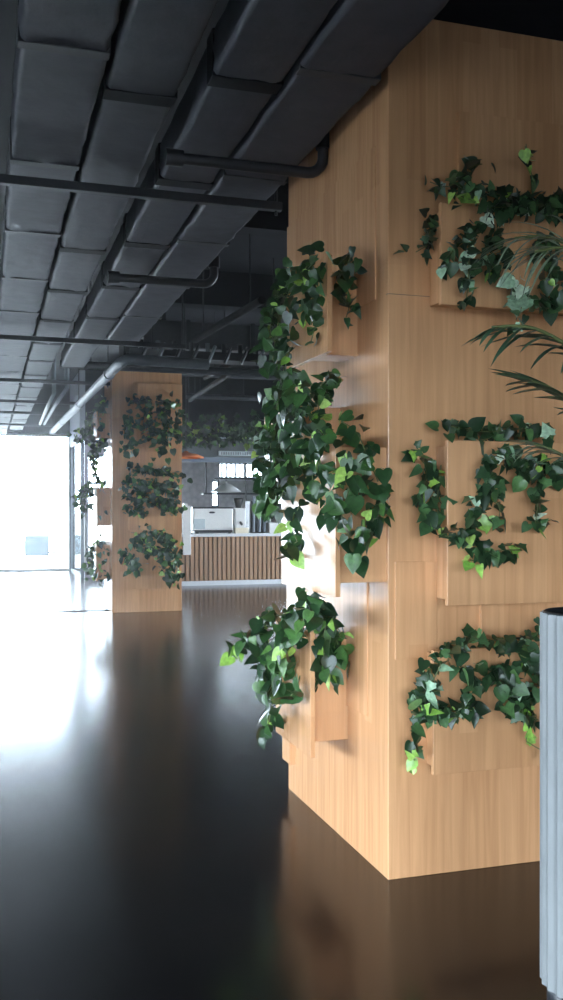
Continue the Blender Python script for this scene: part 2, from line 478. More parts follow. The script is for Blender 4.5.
def unL(board_off, lo=.02, hi=.14, ymax=4.6):
    Xb = XP - board_off
    def fn(u, v, mid=False):
        w = (lo+hi)/2 if mid else R.uniform(lo, hi)
        p = PX(u, v, Xb - w)
        if p.y > ymax: p = PY(u, v, ymax - (0.1 if mid else R.uniform(0, .3)))
        return p
    return fn
def unY(Y0, Y1):
    def fn(u, v, mid=False):
        return PY(u, v, (Y0+Y1)/2 if mid else R.uniform(Y0, Y1))
    return fn
OUTL = Vector((-.75, -.65, .25)); OUTR = Vector((-.25, -1, .3))
aL = unL(.21); aR = unY(3.66, 3.80)
make_vine('leafy green vine at the top of the left face of the big pillar', [
    (aL, [(318,254),(305,268),(290,290),(280,312),(275,340),(272,366)], 10, 62),
    (aL, [(312,262),(313,290),(311,325)], 5, 20),
    (aL, [(288,268),(273,303),(270,338)], 7, 30),
    (aL, [(280,330),(290,350),(283,372)], 8, 22),
    (aL, [(314,330),(311,342)], 3, 3),
    (aR, [(352,252),(346,268),(340,286)], 7, 18), (aR, [(338,290),(350,304),(346,318)], 5, 9)],
    .062, [HEART, HEART, SPEAR], M['pothos'], OUTL, 'vines on the left face of the big pillar')
bL = unL(.21, ymax=4.65); bR = unY(3.84, 4.0)
make_vine('bushy green vine in the middle of the left pillar face, behind the long pale board', [
    (bR, [(338,376),(322,382),(318,402),(320,430)], 6, 34),
    (bL, [(302,376),(282,390),(273,420),(270,452)], 9, 55),
    (bL, [(290,400),(286,432),(276,470)], 9, 40),
    (bL, [(300,385),(305,400),(300,425)], 6, 18),
    (bL, [(268,430),(262,447),(270,470)], 7, 24)],
    .062, [HEART, HEART, SPEAR], M['pothos'], OUTL, 'vines on the left face of the big pillar')
cL = unL(.225, ymax=4.55); cR = unY(3.34, 3.53)
make_vine('large-leaved vine spilling over both sides of the long pale board at pillar middle', [
    (cL, [(332,438),(316,440),(300,452),(286,472),(272,502)], 9, 48),
    (cL, [(313,450),(312,478),(318,500)], 5, 14),
    (cL, [(322,500),(330,515)], 6, 6, 'd', .075),
    (cL, [(278,470),(268,490),(272,518)], 8, 34),
    (cL, [(300,505),(290,525),(298,543),(284,548),(296,558)], 3.5, 12, None, .075),
    (cL, [(316,455),(322,470),(330,475)], 4, 8),
    (cR, [(342,422),(356,430),(366,452),(378,482)], 9, 15, None, .07),
    (cR, [(348,452),(352,476),(346,500),(340,515),(350,540)], 10, 25, None, .07),
    (cR, [(368,490),(384,494),(376,512),(370,536)], 8, 17, None, .07),
    (cR, [(362,520),(358,545),(354,562)], 7, 9, None, .065),
    (cR, [(343,450),(348,470),(350,480)], 4, 5, 'l', .085)],
    .064, [HEART, HEART, SPEAR], M['pothos'], OUTL, 'vines on the left face of the big pillar')
dL = unL(.205, ymax=4.55); dR = unY(3.86, 4.0)
make_vine('green vine low on the left pillar face trailing towards the dark floor', [
    (dL, [(318,612),(296,610),(276,616),(256,626),(238,652)], 7, 48),
    (dL, [(300,616),(286,640),(276,668),(270,690)], 9, 56),
    (dL, [(260,636),(265,665),(270,690)], 8, 26),
    (dL, [(276,690),(270,715),(266,738)], 4.5, 16),
    (dL, [(300,676),(296,690),(284,704)], 3, 4, 'd', .10),
    (dL, [(240,650),(234,655)], 3, 4, 'l'),
    (dR, [(300,592),(318,604),(330,616),(340,632)], 6, 20),
    (dR, [(330,612),(322,640),(325,665),(328,682)], 9, 34),
    (dR, [(336,640),(345,660)], 5, 9)],
    .072, [HEART, HEART, SPEAR], M['pothos'], OUTL, 'vines on the left face of the big pillar')

rF = unY(YF-.11, YF-.015); rS = unY(YP-.13, YP-.02)
def rT(z):  # on top of a board, from the pillar face to just in front of the board
    return unY(YF-.06, YP-.03)
make_vine('ivy with pale star leaves at the top of the pillar face behind the palm', [
    (rT(0), [(430,182),(446,188),(462,180),(472,166),(482,164)], 5, 14),
    (rT(0), [(458,190),(485,190),(515,200),(545,208),(566,196)], 7, 44),
    (rF, [(486,208),(530,206),(566,202)], 9, 50),
    (rF, [(478,222),(468,240),(470,262),(468,285),(466,302)], 4.5, 30, None, .05),
    (rF, [(476,235),(470,250),(467,288)], 3, 13, 'p', .045), (rF, [(482,222),(487,220)], 3, 3, 'p'),
    (rF, [(475,228),(455,246),(440,275)], 3.5, 14, None, .05),
    (rS, [(436,214),(430,230),(428,245),(416,252)], 6, 18),
    (rF, [(500,230),(490,258),(497,272)], 7, 24),
    (rF, [(512,282),(522,298),(516,314)], 7, 17, 'p', .06), (rF, [(512,282),(522,298),(516,320)], 7, 12, 'd', .06),
    (rF, [(540,240),(552,268),(546,312)], 9, 34),
    (rT(0), [(534,182),(528,162),(526,144)], 4, 5, 'd'), (rT(0), [(527,165),(525,146)], 3, 5, 'l'),
    (rF, [(456,194),(475,202)], 4, 5, 'l')],
    .057, [IVY, HEART, SPEAR], M['ivy'], OUTR, 'ivy on the right face of the big pillar', lime=.04, pale=.03)
make_vine('ivy in the middle of the right pillar face hanging around a square board', [
    (rT(0), [(444,424),(465,430),(490,432),(520,428),(552,434)], 6, 40),
    (rS, [(413,452),(428,460),(425,482),(424,508),(433,526)], 6, 30),
    (rS, [(441,465),(437,500),(438,522)], 4, 12),
    (rF, [(496,456),(520,464),(545,470),(566,470)], 8, 46),
    (rF, [(486,458),(487,490),(476,518),(462,532)], 6, 32),
    (rF, [(445,536),(470,538),(482,552),(502,550),(520,550)], 6.5, 32),
    (rF, [(510,550),(522,550)], 3, 4, 'l'), (rF, [(470,560),(482,562)], 4, 4, 'l'),
    (rF, [(541,478),(538,505),(535,525),(550,520)], 5, 16),
    (rF, [(488,480),(500,508),(498,530)], 4, 10),
    (rF, [(486,515),(490,520)], 2, 2, 'l', .08), (rS, [(432,520),(435,530)], 2, 2, 'l', .08)],
    .058, [IVY, HEART, SPEAR], M['ivy'], OUTR, 'ivy on the right face of the big pillar', lime=.06, pale=.02)
rF3 = unY(YP-.21, YP-.115)
make_vine('ivy low on the right pillar face beside the grey ribbed planter', [
    (rT(0), [(434,656),(455,648),(480,638),(500,642),(520,642),(545,628)], 6.5, 42),
    (rS, [(440,662),(430,682),(420,700),(432,714)], 8, 40),
    (rF3, [(441,664),(428,692),(444,690)], 2, 4, 'p', .065),
    (rF3, [(424,706),(450,714),(472,712)], 6, 30),
    (rS, [(412,720),(418,740),(415,752)], 3, 9), (rS, [(414,752),(414,770)], 3, 6, 'l', .05),
    (rF3, [(465,665),(470,680),(465,702)], 5, 14),
    (rF3, [(488,668),(510,682),(520,700),(538,690)], 10, 68),
    (rF3, [(520,655),(540,665)], 8, 16),
    (rF3, [(513,706),(538,720)], 5, 12), (rF3, [(530,708),(526,742),(545,752)], 4, 8, 'l')],
    .058, [IVY, HEART, SPEAR], M['ivy'], OUTR, 'ivy on the right face of the big pillar', lime=.04, pale=.02)

fF = unY(YQ-.32, YQ-.13); fT = unY(YQ-.2, YQ-.03)
FG = 'vines on the far pillar'
make_vine('top vine on the front of the far pillar', [
    (fT, [(128,402),(142,404),(160,404),(178,404)], 5, 40), (fF, [(130,412),(128,432),(132,452)], 5, 40),
    (fF, [(144,412),(150,430),(148,440)], 6, 40), (fF, [(165,408),(166,430),(163,452)], 7, 60), (fF, [(178,410),(179,440)], 3, 20)],
    .09, HEART, M['pothos'], OUTR, FG, lime=.08)
make_vine('middle vine on the front of the far pillar', [
    (fT, [(130,472),(145,470),(160,472),(178,476)], 5, 40), (fF, [(126,486),(150,486),(178,486)], 6, 70),
    (fF, [(128,498),(150,500),(178,500)], 6, 60), (fF, [(130,510),(145,512)], 4, 18), (fF, [(160,508),(178,510)], 4, 18)],
    .09, HEART, M['pothos'], OUTR, FG, lime=.05)
make_vine('lowest vine on the front of the far pillar', [
    (fT, [(132,540),(150,536),(172,540)], 5, 50), (fF, [(124,552),(132,560),(136,572)], 5, 40),
    (fF, [(140,545),(160,550),(178,552)], 6, 60), (fF, [(168,560),(164,575),(176,580),(178,560)], 5, 45)],
    .09, HEART, M['pothos'], OUTR, FG, lime=.08)
sF = unY(14.1, 14.8)
make_vine('top vine on the window side of the far pillar', [
    (sF, [(106,400),(98,415),(88,428),(78,438)], 6, 70), (sF, [(104,415),(100,440),(95,455)], 6, 60), (sF, [(94,450),(94,478)], 3, 20)],
    .09, HEART, M['pothos'], OUTL, FG, lime=.12)
make_vine('middle vine on the window side of the far pillar', [
    (sF, [(92,482),(84,492),(84,508)], 5, 40), (sF, [(104,484),(100,500),(102,520)], 5, 44)],
    .09, HEART, M['pothos'], OUTL, FG, lime=.12)
make_vine('lowest vine on the window side of the far pillar', [
    (sF, [(104,540),(94,548),(90,565),(94,575)], 5, 46), (sF, [(106,545),(104,565),(104,580)], 4, 34)],
    .09, HEART, M['pothos'], OUTL, FG, lime=.12)

# ------------------------------------------------------------------ ceiling services
HD = EYE + 1.7
def wrapped_duct(label, x0, x1, y0, y1, z0, h, seams, fw=.03, fm='flange'):
    o = thing('air_duct', label, 'air duct', ((x0+x1)/2, (y0+y1)/2, z0), 'wrapped air ducts running to the windows')
    mb = MB(); n = 4; rad = .025
    prof = []
    for (cx, cz, a0) in ((x1-rad, z0+rad, -90), (x1-rad, z0+h-rad, 0), (x0+rad, z0+h-rad, 90), (x0+rad, z0+rad, 180)):
        for k in range(n+1):
            a = math.radians(a0 + 90*k/n); prof.append((cx+rad*math.cos(a), cz+rad*math.sin(a)))
    # extra points along the underside so the wrap can sag
    ext = []
    for i, p in enumerate(prof):
        ext.append(p)
        qn = prof[(i+1) % len(prof)]
        if math.dist(p, qn) > .1:
            for k in range(1, 4): ext.append((p[0]+(qn[0]-p[0])*k/4, p[1]+(qn[1]-p[1])*k/4))
    ys = []; y = y0
    while y < y1: ys.append(y); y += .11 if y < 9 else .3
    ys.append(y1)
    vs = []; fs = []; m = len(ext)
    for y in ys:
        dx = R.gauss(0, .003)
        for (px, pz) in ext:
            vs.append((px+dx+R.gauss(0,.0018), y, pz+R.gauss(0,.0025)))
    for i in range(len(ys)-1):
        for k in range(m):
            fs.append((i*m+k, (i+1)*m+k, (i+1)*m+(k+1)%m, i*m+(k+1)%m))
    mb.add(vs, fs, 0, True)
    mb.add(vs[:m], [tuple(range(m))]); mb.add(vs[-m:], [tuple(range(m))[::-1]])
    mb.build('wrap', M['duct'], o)
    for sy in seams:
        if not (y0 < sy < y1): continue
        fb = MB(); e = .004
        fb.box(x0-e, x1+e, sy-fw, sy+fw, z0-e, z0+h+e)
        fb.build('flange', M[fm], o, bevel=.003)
    return o
k = .955*1.7
def seams(a, step, end): return [a+step*i for i in range(int((end-a)/step)+1)]
wrapped_duct('leftmost of the black wrapped ducts under the ceiling', .07*k, .27*k, .5, 22.5, HD, .20, seams(1.15, 1.22, 22))
wrapped_duct('second from the left of the black wrapped ceiling ducts', .286*k, .465*k, .5, 21.0, HD+.01, .18, seams(1.5, 1.22, 20), .05, 'black')  # black flange bands paint the shade of recessed joints
wrapped_duct('third from the left of the black wrapped ceiling ducts, ending short of the far pillar', .525*k, .700*k, .5, 11.6, HD+.01, .18, seams(1.25, 1.22, 11), .05, 'black')  # black bands here also draw shadowed gaps between sections
wrapped_duct('rightmost black wrapped ceiling duct passing close by the big pillar', .711*k, .915*k, .5, 9.6, HD, .20, seams(1.05, 1.22, 9))

def trapeze(label, v, u, x0, x1, z=HD-.02, r=.022):
    p = PZ(u, v, z)
    o = thing('duct_hanger', label, 'hanger', ((x0+x1)/2, p.y, z), 'hanger bars under the ducts')
    b = MB(); b.box(x0, x1, p.y-r, p.y+r, z-.045, z); b.build('bar', M['steel'], o, bevel=.004)
    for x in (x0+.05, x1-.03):
        b = MB(); b.tube([(x, p.y, z-.07), (x, p.y, HC)], .008, 6); b.build('rod', M['steel'], o)
trapeze('long steel hanger bar under the ducts, nearest the viewer', 190, 150, -.3, 1.535, HD-.03)
trapeze('steel hanger bar under the ducts, second from the viewer', 340, 100, -.3, 1.9, HD-.05)
trapeze('steel hanger bar above the near edge of the far pillar', 380, 50, -.3, 1.55, HD-.03)
trapeze('steel hanger bar under the two remaining ducts, fourth from the viewer', 401, 50, -.3, 1.4, HD-.03)
trapeze('steel hanger bar under the two remaining ducts, second from the windows', 412, 40, -.3, 1.4, HD-.03)
trapeze('steel hanger bar under the ducts nearest the bright windows', 424, 40, -.3, 1.3, HD-.03)

def elbow_pipe(label, u0, v0, u1, z, r, up=.6, cat='pipe'):
    p = PZ((u0+u1)/2, v0, z); Y = p.y
    a = PY(u0, v0, Y); c = PY(u1, v0, Y)
    o = thing('sprinkler_pipe', label, cat, (a.x, Y, z), 'black sprinkler pipes')
    pts = [(a.x, Y, z), (c.x-.08, Y, z)]
    for i in range(1, 6):
        t = math.radians(18*i); pts.append((c.x-.08+.08*math.sin(t), Y, z+.08-.08*math.cos(t)))
    pts.append((c.x, Y, z+up))
    b = MB(); b.tube(pts, r, 10); b.build('pipe', M['steel'], o)
    b = MB(); b.tube([(a.x-.03, Y, z), (a.x+.05, Y, z)], r*1.45, 10); b.build('end_cap', M['steel'], o)
    b = MB(); b.tube([(c.x, Y, z+.12), (c.x, Y, z+.2)], r*1.4, 10); b.build('collar', M['steel'], o)
elbow_pipe('black sprinkler pipe with an elbow beside the big pillar', 172, 166, 323, EYE+1.60, .026, up=HC-EYE-1.6)
elbow_pipe('black sprinkler pipe turning up beyond the rightmost duct', 112, 281, 214, EYE+1.62, .03, up=HC-EYE-1.62)

p0 = PZ(124, 359, EYE+1.54); p1 = PZ(52, 432, EYE+1.54)
o = thing('spiral_pipe', 'bright round metal pipe sloping away beside the far pillar', 'pipe', tuple(p0))
b = MB(); b.tube([p0+Vector((.9,.1,.0)), p0+Vector((.12,.02,0)), p0+Vector((.03,.04,0)), p0.lerp(p1,.03), p0.lerp(p1, .5), p1], .055, 14); b.build('pipe', M['silver'], o)
for t in (.12, .45, .75, .98):
    c = p0.lerp(p1, t); d = (p1-p0).normalized()*.04
    b = MB(); b.tube([c-d, c+d], .066, 14); b.build('collar', M['silver'], o)
for (ua, va, ub, vb, lab) in ((54,394,40,424,'left one of two thin pale conduits near the windows'), (67,388,44,424,'right one of two thin pale conduits near the windows')):
    a = PZ(ua, va, EYE+1.58); c = PZ(ub, vb, EYE+1.56)
    b = MB(); b.tube([Vector((a.x,a.y,HC)), a, a.lerp(c,.4)+Vector((0,0,.02)), c], .028, 8)
    tag(b.build('conduit', M['silver']), lab, 'conduit', 'pale conduits by the windows')

# cross duct and cable tray above the kitchen approach
Yc = 12.6
o = thing('cross_duct', 'wide black duct running crossways above the far pillar', 'air duct', (4, Yc, 3.6))
a = PY(196, 322, Yc); c = PY(320, 355, Yc)
b = MB(); b.box(2.0, 7.5, Yc, Yc+.5, c.z, a.z); b.build('body', M['flange'], o, bevel=.015)
for x in (2.6, 3.5, 4.4, 5.3):
    b = MB(); b.box(x-.03, x+.03, Yc-.02, Yc+.52, c.z-.02, a.z+.02); b.build('flange', M['steel'], o)
Yt = 11.6
o = thing('cable_tray', 'black cable tray with clamps just above the far pillar top', 'cable tray', (2.5, Yt, 3.3))
a = PY(130, 344, Yt); c = PY(300, 364, Yt)
b = MB(); b.box(a.x, 7.0, Yt, Yt+.02, c.z+.02, c.z+.10); b.box(a.x, 7.0, Yt+.3, Yt+.32, c.z+.02, c.z+.10); b.box(a.x, 7.0, Yt, Yt+.32, c.z+.0, c.z+.02)
b.build('tray', M['steel'], o)
for x in (a.x+.3, a.x+2.4, a.x+4.2):
    b = MB(); b.tube([(x, Yt+.16, c.z+.01), (x, Yt+.16, HC)], .008, 6); b.build('hanger_rod', M['steel'], o)
for i in range(9):
    x = a.x + .12 + i*.21
    b = MB()
    b.add([], [])
    b.tube([(x, Yt-.05, c.z-.05), (x+.05, Yt-.05, c.z+.06), (x+.10, Yt-.02, c.z+.17)], .022, 6)
    b.tube([(x+.03, Yt+.1, c.z), (x+.03, Yt+.1, c.z+.22)], .03, 6)
    b.build('clamp', M['silver'] if i % 3 == 1 else M['steel'], o)
for i, (u0, v0, u1, v1, Y) in enumerate(((60, 364, 300, 364, 12.2), (150, 372, 300, 385, 16.0), (186, 396, 300, 403, 18.0))):
    a = PY(u0, v0, Y); c = PY(u1, v0, Y)
    o = thing('service_pipe', None, None, (a.x, Y, a.z))
    b = MB(); b.tube([(a.x, Y, a.z), (c.x+.6, Y, a.z)], .05, 8); b.build('pipe', M['steel'], o)
    for t in (.12, .5, .88):
        x = a.x+(c.x-a.x)*t
        b = MB(); b.tube([(x, Y, a.z), (x, Y, HC)], .008, 6); b.build('hanger_rod', M['steel'], o)
    tag(o, ['dark service pipe crossing right above the far pillar', 'dark service pipe crossing behind the top of the far pillar', 'dark service pipe crossing above the leafy kitchen beam'][i], 'pipe', 'service pipes over the kitchen')
# slanting pipes in the dark bay right of the ducts
for i, (ua, va, ub, vb, z) in enumerate(((262, 300, 195, 340, EYE+1.95), (232, 372, 190, 400, EYE+1.95), (290, 330, 205, 378, EYE+2.1))):
    a = PZ(ua, va, z); c = PZ(ub, vb, z)
    o = thing('service_pipe', None, None, tuple(a))
    b = MB(); b.tube([a, c], .04, 8); b.build('pipe', M['black'], o)
    for t in (.15, .85):
        q = a.lerp(c, t)
        b = MB(); b.tube([q, (q.x, q.y, HC)], .008, 6); b.build('hanger_rod', M['steel'], o)
    tag(o, ['slanting dark pipe under the black ceiling beside the big pillar', 'slanting dark pipe above the kitchen beam foliage', 'long slanting dark pipe in the black ceiling bay'][i], 'pipe', 'slanting pipes over the kitchen')
# ceiling joists across the dark bay
for i, Y in enumerate((5.2, 8.6, 12.0, 15.4)):
    b = MB(); b.box(1.9, XR, Y, Y+.25, HC-.45, HC)
    struct(b, 'ceiling_beam', M['black'])

# ------------------------------------------------------------------ kitchen counter and fittings
Yn = 18.45
pL = PY(172, 587, Yn)
kx0, kx1 = pL.x, 9.0
ctr = thing('service_counter', 'long kitchen counter with vertical wooden slats and white worktop', 'counter', ((kx0+kx1)/2, Yn+.35, 0))
ztop = PY(230, 533.5, Yn).z
b = MB(); b.box(kx0, kx1, Yn+.03, Yn+.65, .09, ztop-.06); b.build('body', M['slat_gap'], ctr)
b = MB(); x = kx0
while x < kx1-.05:
    b.box(x, x+.062, Yn, Yn+.032, .10, ztop-.06); x += .093
b.build('slats', M['slat'], ctr)
b = MB(); b.box(kx0, kx1, Yn+.01, Yn+.64, 0, .09); b.build('plinth', M['worktop'], ctr)
b = MB(); b.box(kx0-.01, kx1, Yn-.04, Yn+.7, ztop-.06, ztop); b.build('worktop', M['worktop'], ctr, bevel=.006)
def onct(u0, v0, u1, Y=Yn+.2):
    a = PY(u0, v0, Y); c = PY(u1, v0, Y); return a.x, c.x, a.z
# white upright panel at the counter's end
x0, x1, z1 = onct(183, 506, 191, Yn-.1); zb = PY(187, 555, Yn-.1).z
o = thing('display_panel', 'white upright panel fixed to the near end of the slatted counter', 'panel', (x0, Yn-.07, zb))
b = MB(); b.box(x0, x1, Yn-.10, Yn-.045, zb, z1); b.build('panel', M['white'], o, bevel=.008)
b = MB(); b.box(x0+.02, x1-.06, Yn-.08, Yn+.05, z1, z1+.05); b.build('holder', M['white'], o, bevel=.006)
# coffee machine
x0, x1, z1 = onct(192, 508, 232)
o = thing('coffee_machine', 'wide white coffee machine with a small dark emblem on the counter', 'coffee machine', ((x0+x1)/2, Yn+.35, ztop))
b = MB(); b.box(x0, x1, Yn+.1, Yn+.6, ztop+.05, z1); b.build('housing', M['white'], o, bevel=.02)
b = MB(); b.box(x0-.01, x1+.01, Yn+.09, Yn+.61, z1-.012, z1+.02); b.build('cup_rail', M['dark'], o, bevel=.005)
b = MB(); b.box(x0+.02, x1-.02, Yn+.05, Yn+.6, ztop+.015, ztop+.07); b.build('drip_tray', M['dark'], o, bevel=.006)
for x in (x0+.06, x1-.1):
    b = MB(); b.box(x, x+.05, Yn+.08, Yn+.12, ztop, ztop+.016); b.build('foot', M['dark'], o)
b = MB(); e = PY(212, 512.5, Yn+.09)
b.lathe([(.001, 0)], (0,0,0), 3)
b = MB(); n = 16
vs = [(e.x+.065*math.cos(2*math.pi*i/n), Yn+.094, e.z+.02*math.sin(2*math.pi*i/n)) for i in range(n)]
vs += [(p[0], Yn+.101, p[2]) for p in vs]
b.add(vs, [tuple(range(n))] + [(i, (i+1)%n, n+(i+1)%n, n+i) for i in range(n)]); b.build('emblem', M['dark'], o)
xa = PY(197, 520, Yn+.09).x; xb = PY(205, 520, Yn+.09).x; za = PY(200, 519, Yn+.09).z; zb2 = PY(200, 529, Yn+.09).z
b = MB(); b.box(xa-.06, xb, Yn+.08, Yn+.101, zb2, za); b.build('front_panel', M['grille'], o, bevel=.004)
# grinder
x0, x1, z1 = onct(235, 508, 245)
o = thing('coffee_grinder', 'tall white coffee grinder beside the coffee machine', 'grinder', ((x0+x1)/2, Yn+.35, ztop))
b = MB(); b.box(x0, x1, Yn+.15, Yn+.5, ztop, z1); b.build('housing', M['white'], o, bevel=.015)
b = MB(); b.lathe([(.05,0),(.1,.16),(.1,.2),(.001,.2)], ((x0+x1)/2, Yn+.33, z1), 16); b.build('hopper', M['dark'], o)
b = MB(); b.tube([((x0+x1)/2, Yn+.16, ztop+.22), ((x0+x1)/2, Yn+.06, ztop+.18)], .025, 8); b.build('spout', M['dark'], o)
x0, x1, z1 = onct(235, 528, 248, Yn+.05)
b = MB(); b.box(x0, x1, Yn+.0, Yn+.12, ztop, z1)
b.box(x0-.004, x1+.004, Yn-.004, Yn+.124, z1-.03, z1+.003)
tag(b.build('carton', M['cream'], bevel=.004), 'small cream box on the counter in front of the white grinder', 'box')
x0, x1, z1 = onct(250, 497, 266)
o = thing('espresso_boiler', 'tall black machine with upright columns on the counter', 'machine', ((x0+x1)/2, Yn+.35, ztop))
b = MB(); b.box(x0, x1, Yn+.2, Yn+.6, ztop, z1-.08); b.build('housing', M['dark'], o, bevel=.02)
for t in (.2, .55, .85):
    b = MB(); b.tube([(x0+(x1-x0)*t, Yn+.16, ztop+.02), (x0+(x1-x0)*t, Yn+.16, z1)], .03, 8); b.build('column', M['frame'], o)
x0, x1, z1 = onct(268, 523, 281)
o = thing('cup_box', 'low white box at the counter beside the hanging leaves', 'box', ((x0+x1)/2, Yn+.3, ztop))
b = MB(); b.box(x0, x1, Yn+.1, Yn+.5, ztop, z1); b.build('box', M['white'], o, bevel=.01)
b = MB(); b.box(x0-.01, x1+.01, Yn+.09, Yn+.51, z1-.03, z1+.004); b.build('lid', M['white'], o, bevel=.005)

# shelves hanging behind the counter
Ys = 20.6
zs = PY(230, 493, Ys).z; xa = PY(202, 493, Ys).x; xb = PY(285, 493, Ys).x
o = thing('hanging_shelf', 'dark hanging metal shelf behind the counter', 'shelf', ((xa+xb)/2, Ys, zs))
b = MB(); b.box(xa, xb, Ys-.15, Ys+.15, zs-.035, zs); b.build('board', M['steel'], o)
zt = PY(230, 478, Ys).z
b = MB(); b.box(PY(216,478,Ys).x, xb, Ys-.15, Ys+.15, zt-.03, zt); b.build('board', M['steel'], o)
for u in (206, 246, 280):
    x = PY(u, 480, Ys).x
    b = MB(); b.box(x-.015, x+.015, Ys-.015, Ys+.015, zs-.35 if u == 246 else zs-.02, 3.2); b.build('post', M['steel'], o)
# wide white shade sitting over the shelf
c = PY(226, 492, Ys-.25)
o = thing('pendant_lamp', 'wide white conical pendant lamp above the coffee machine', 'lamp', tuple(c))
b = MB(); b.lathe([(.34,.0),(.33,.02),(.10,.17),(.03,.19),(.03,.23)], (c.x, c.y, c.z), 28); b.build('lamp_shade', M['white'], o)
b = MB(); b.tube([(c.x, c.y, c.z+.2), (c.x, c.y, 3.5)], .008, 6); b.build('cord', M['dark'], o)

# beam with trough of plants
Yb = 18.0
zt = PY(230, 438, Yb).z; zb = PY(230, 462, Yb).z; xa = PY(170, 440, Yb).x
o = thing('planted_beam', 'long dark grey beam hung above the kitchen counter', 'beam', ((xa+9)/2, Yb, zb))
b = MB(); b.box(xa, 9.2, Yb, Yb+.35, zb+.09, zt); b.build('fascia', M['beam'], o, bevel=.005)
b = MB(); b.box(xa, 9.2, Yb-.03, Yb+.38, zt-.015, zt+.012); b.build('lip_highlight', M['grille'], o)  # pale strip paints the highlight along the beam's top edge
b = MB(); b.box(xa, 9.2, Yb+.05, Yb+.3, zb, zb+.095); b.build('soffit', M['frame'], o)
for x in (xa+.4, xa+2.6, xa+4.8):
    b = MB(); b.tube([(x, Yb+.17, zt), (x, Yb+.17, HC)], .012, 6); b.build('rod', M['steel'], o)
g0 = PY(219, 451, Yb); g1 = PY(252, 456, Yb)
o = thing('air_grille', 'pale slatted air grille under the planted beam', 'grille', (g0.x, Yb-.03, g1.z))
b = MB(); b.box(g0.x, g1.x, Yb-.05, Yb-.001, g1.z, g1.z+.012); b.box(g0.x, g1.x, Yb-.05, Yb-.001, g0.z-.012, g0.z)
b.box(g0.x-.012, g0.x, Yb-.05, Yb-.001, g1.z, g0.z); b.box(g1.x, g1.x+.012, Yb-.05, Yb-.001, g1.z, g0.z); b.build('frame', M['grille'], o)
b = MB()
for i in range(14):
    x = g0.x + (g1.x-g0.x)*(i+.5)/14; b.box(x-.014, x+.014, Yb-.04, Yb-.012, g1.z+.012, g0.z-.012)
b.build('slats', M['grille'], o)
c = PY(186, 458, Yb-.35)
o = thing('pendant_lamp', 'wide shallow orange pendant lamp next to the far pillar', 'lamp', tuple(c))
b = MB(); b.lathe([(.34,0),(.335,.02),(.22,.07),(.06,.10),(.03,.13)], tuple(c), 28); b.build('lamp_shade', M['orange'], o)
b = MB(); b.tube([(c.x, c.y, c.z+.12), (c.x, c.y, 4.2)], .008, 6); b.build('cord', M['dark'], o)
gT = unY(Yb+.0, Yb+.33)
fol, lim = MB(), MB()
for i in range(900):
    u = R.uniform(176, 330); v = 438 - abs(R.gauss(0, 8))*(1 + .5*math.sin(u*.35)); v = max(415, v)
    if R.random() < .12: v = R.uniform(437, 446)
    p = gT(u, v)
    if v > 437: p = PY(u, v, Yb-.06)
    leaf(lim if R.random() < .1 else fol, p, Vector((0,0,R.uniform(-1,.4)))+rv(.6), OUTR+rv(.5), R.uniform(.07,.15), IVY)
o = thing('ivy_garland', 'fringe of small ivy growing along the top of the grey beam', 'ivy', (5, Yb+.17, zt))
fol.build('foliage', M['pothos'], o); lim.build('young_leaves', M['lime'], o)

# ------------------------------------------------------------------ potted palm on the right
pc = PY(604, 985, 2.62); rad = .205
pbz = .07
dd = ray(541.5, 800); 
# put the axis so that the silhouette's left edge falls on the photo's edge
fw = 2.86
ctrp = Vector((0,0,0)) + Vector((CT*((590-281.5)/F)+ST, -ST*((590-281.5)/F)+CT, 0))*fw
palm = thing('potted_palm', 'palm in a tall grey ribbed planter at the right edge', 'potted plant', (ctrp.x, ctrp.y, 0))
H = EYE - 103*fw/F + .0
Rp = 48.5*fw/F
mb = MB(); nfl = 22; n = nfl*8
def flute(i):
    ph = (i % 8)/8.0
    return Rp * (1 - .055*(0.5-0.5*math.cos(2*math.pi*ph))**.7) 
rings = [(1.0, .075), (1.0, .1), (1.0, H-.02), (.995, H), (.955, H), (.95, H-.1)]
vs = []
for (sx, z) in rings:
    for i in range(n):
        a = 2*math.pi*i/n; r = flute(i)*sx
        vs.append((ctrp.x + r*math.cos(a), ctrp.y + r*math.sin(a), z))
fs = []
for j in range(len(rings)-1):
    for i in range(n): fs.append((j*n+i, j*n+(i+1)%n, (j+1)*n+(i+1)%n, (j+1)*n+i))
mb.add(vs, fs, 0, False); mb.add(vs[:n], [tuple(range(n))[::-1]])
pl = mb.build('planter', M['planter'], palm)
b = MB(); b.lathe([(.001,0),(Rp*.86,0),(Rp*.86,.08),(.001,.08)], (ctrp.x, ctrp.y, 0), 40); subpart(b, 'plinth', M['dark'], pl)
b = MB(); b.lathe([(Rp*.91,H-.03),(Rp*.93,H+.003),(Rp*.90,H+.006),(Rp*.88,H-.03)], (ctrp.x, ctrp.y, 0), 48); subpart(b, 'liner', M['dark'], pl)
b = MB(); b.lathe([(Rp*.95,H-.06),(.001,H-.05)], (ctrp.x, ctrp.y, 0), 40); b.build('soil', M['soil'], palm)
